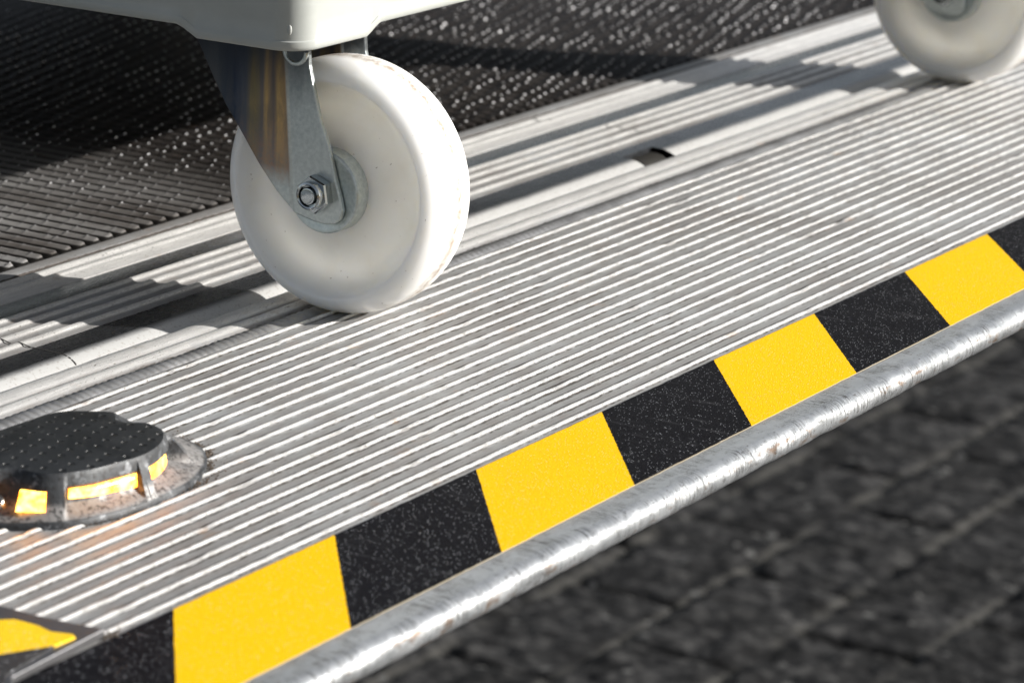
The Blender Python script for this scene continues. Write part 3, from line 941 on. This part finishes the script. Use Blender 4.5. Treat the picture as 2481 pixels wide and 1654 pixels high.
# caster: origin at the axle centre, axle along x
def make_caster(x, y, az):
    # fork (the part), trailing swivel 36 mm behind the axle
    pol = [(-13.5, -7), (-12, -11.5), (-8.5, -14), (-3.5, -15), (3.0, -14.4), (9.0, -13.2), (13.5, -12.2), (16.5, -9.6),
           (24.5, -2.8), (35.5, 9.5), (49.0, 27.5), (55.0, 35.0), (60.5, 44.0), (67.5, 56.0), (72.5, 65.5), (73.5, 70),
           (8.0, 70), (7.2, 60.5), (4.6, 50), (.5, 35), (-4.6, 23), (-9.0, 8), (-12, -1)]
    V = []; Fc = []
    def plate(x0, x1):
        v, f = prism(pol, x0, x1)
        b = len(V)
        V.extend(v); Fc.extend([tuple(i+b for i in q) for q in f])
    plate(-25.5, -22.4); plate(22.4, 25.5)
    # crown joining both arms
    v, f = prism([(7.5, 68.2), (72.8, 68.2), (72.8, 71.5), (7.5, 71.5)], -25.5, 25.5)
    b = len(V); V.extend(v); Fc.extend([tuple(i+b for i in q) for q in f])
    # swivel boss up to the tray
    v, f = revolve([(71.0, 22), (73.0, 24), (76.0, 24), (87, 24)], 40)
    b = len(V); V.extend([(q[1], q[2]+38, q[0]) for q in v]); Fc.extend([tuple(i+b for i in q) for q in f])
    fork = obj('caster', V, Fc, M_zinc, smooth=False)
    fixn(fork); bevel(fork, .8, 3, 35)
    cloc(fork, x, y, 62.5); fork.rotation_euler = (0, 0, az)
    # curled lip on the shoulder of the near arm
    V = []; Fc = []
    N = 14
    for i in range(N+1):
        a = PI*(.0 + 1.0*i/N)
        for j in range(8):
            b_ = 2*PI*j/8
            r = 6.2 + 1.3*math.cos(b_)
            V.append((-25.2 + 1.3*math.sin(b_), 15.0 + r*math.cos(a), 66.5 - r*math.sin(a)))
    for i in range(N):
        for j in range(8):
            a0 = i*8+j; a1 = i*8+(j+1) % 8
            Fc.append((a0, a1, a1+8, a0+8))
    obj('fork_lip', V, Fc, M_zinc2, fork)
    # wheel: nylon, crowned tread, dished faces
    Rw, hw, kc = 62.5, 19.64, .121
    half = []
    half += [(-14.0, 6.5), (-14.0, 17.0), (-13.2, 22), (-10.6, 28), (-7.8, 34), (-6.6, 40), (-7.6, 44.8), (-10.6, 48.6), (-14.6, 50.9), (-17.9, 51.8), (-19.0, 52.3), (-19.55, 53.2), (-19.64, 54.2)]
    tread = []
    for i in range(1, 12):
        u = -1+i/11.0
        tread.append((u*hw, Rw*(1-kc*abs(u)**3)))
    half[-1] = (-19.5, 54.0)
    pr = half + tread
    pr = pr + [(-u, r) for (u, r) in pr[-2::-1]]
    V, Fc = revolve(pr, 128, closed=True)
    wh = fixn(obj('wheel', V, Fc, M_nylon, fork, autos=50))
    # faint raised ring moulded on the shoulder
    V, Fc = revolve([(-18.9, 53.0), (-19.9, 54.6), (-19.3, 55.6), (-17.6, 56.5)], 128, closed=True)
    # pressed steel dust caps either side of the hub
    for s in (-1, 1):
        V, Fc = revolve([(-22.2, 4.0), (-22.2, 17.6), (-22.6, 18.4), (-22.6, 19.6), (-22.0, 20.2), (-20.8, 20.3), (-12.0, 20.3), (-12.0, 4.0)], 72, closed=True)
        V = [(v[0]*-s, v[1], v[2]) for v in V]
        fixn(obj('dust_cap', V, Fc, M_zinc2, fork, autos=40))
    # hexagon lock nut, and the bolt end inside it
    def hexa(x0, x1, r, rot=.35):
        V = []; Fc = []
        for (xx, rr_) in ((x0, r*.93), (x0+.9, r), (x1-.9, r), (x1, r*.93)):
            for i in range(6):
                a = rot+PI/3*i
                V.append((xx, rr_*math.cos(a), rr_*math.sin(a)))
        for j in range(3):
            for i in range(6):
                i2 = (i+1) % 6
                Fc.append((j*6+i, j*6+i2, j*6+6+i2, j*6+6+i))
        Fc.append(tuple(range(6))[::-1]); Fc.append(tuple(range(18, 24)))
        return V, Fc
    V, Fc = hexa(-31.8, -25.5, 9.3)
    v, f = revolve([(-31.5, 7.0), (-34.0, 7.0), (-34.9, 6.6), (-35.3, 5.8), (-35.0, 5.2), (-33.2, 4.9), (-31.5, 4.9)], 40, closed=True)
    b = len(V); V += v; Fc += [tuple(i+b for i in q) for q in f]
    v, f = revolve([(-25.6, 9.4), (-26.3, 9.4), (-26.3, 5)], 40)
    nut = obj('lock_nut', V, Fc, M_nut, fork, autos=30); fixn(nut)
    V, Fc = revolve([(-20, 4.3), (-34.4, 4.3), (-35.3, 3.9), (-35.5, 3.2), (-35.3, .001)], 32)
    fixn(obj('axle_bolt', V, Fc, M_nut, fork, autos=40))
    V, Fc = hexa(25.5, 31, 8.2)
    fixn(obj('bolt_head', V, Fc, M_zinc2, fork, autos=30))
    return fork

def copy_tree(o, parent, xyz, az):
    c = o.copy(); C.objects.link(c); c.parent = parent
    c.location = Vector((xyz[0]-CX, xyz[1]-CY, xyz[2]))*MM; c.rotation_euler = (0, 0, az)
    for ch in [q for q in bpy.data.objects if q.parent == o]:
        d = ch.copy(); C.objects.link(d); d.parent = c
    return c
c1 = make_caster(392.1, 185.5, 0.0)
bpy.context.view_layer.update()
copy_tree(c1, cont, (1132.5, 192.2, 62.5), math.radians(-1.5))
copy_tree(c1, cont, (392.1, 860, 62.5), 0.0)
copy_tree(c1, cont, (1132.1, 860, 62.5), 0.0)
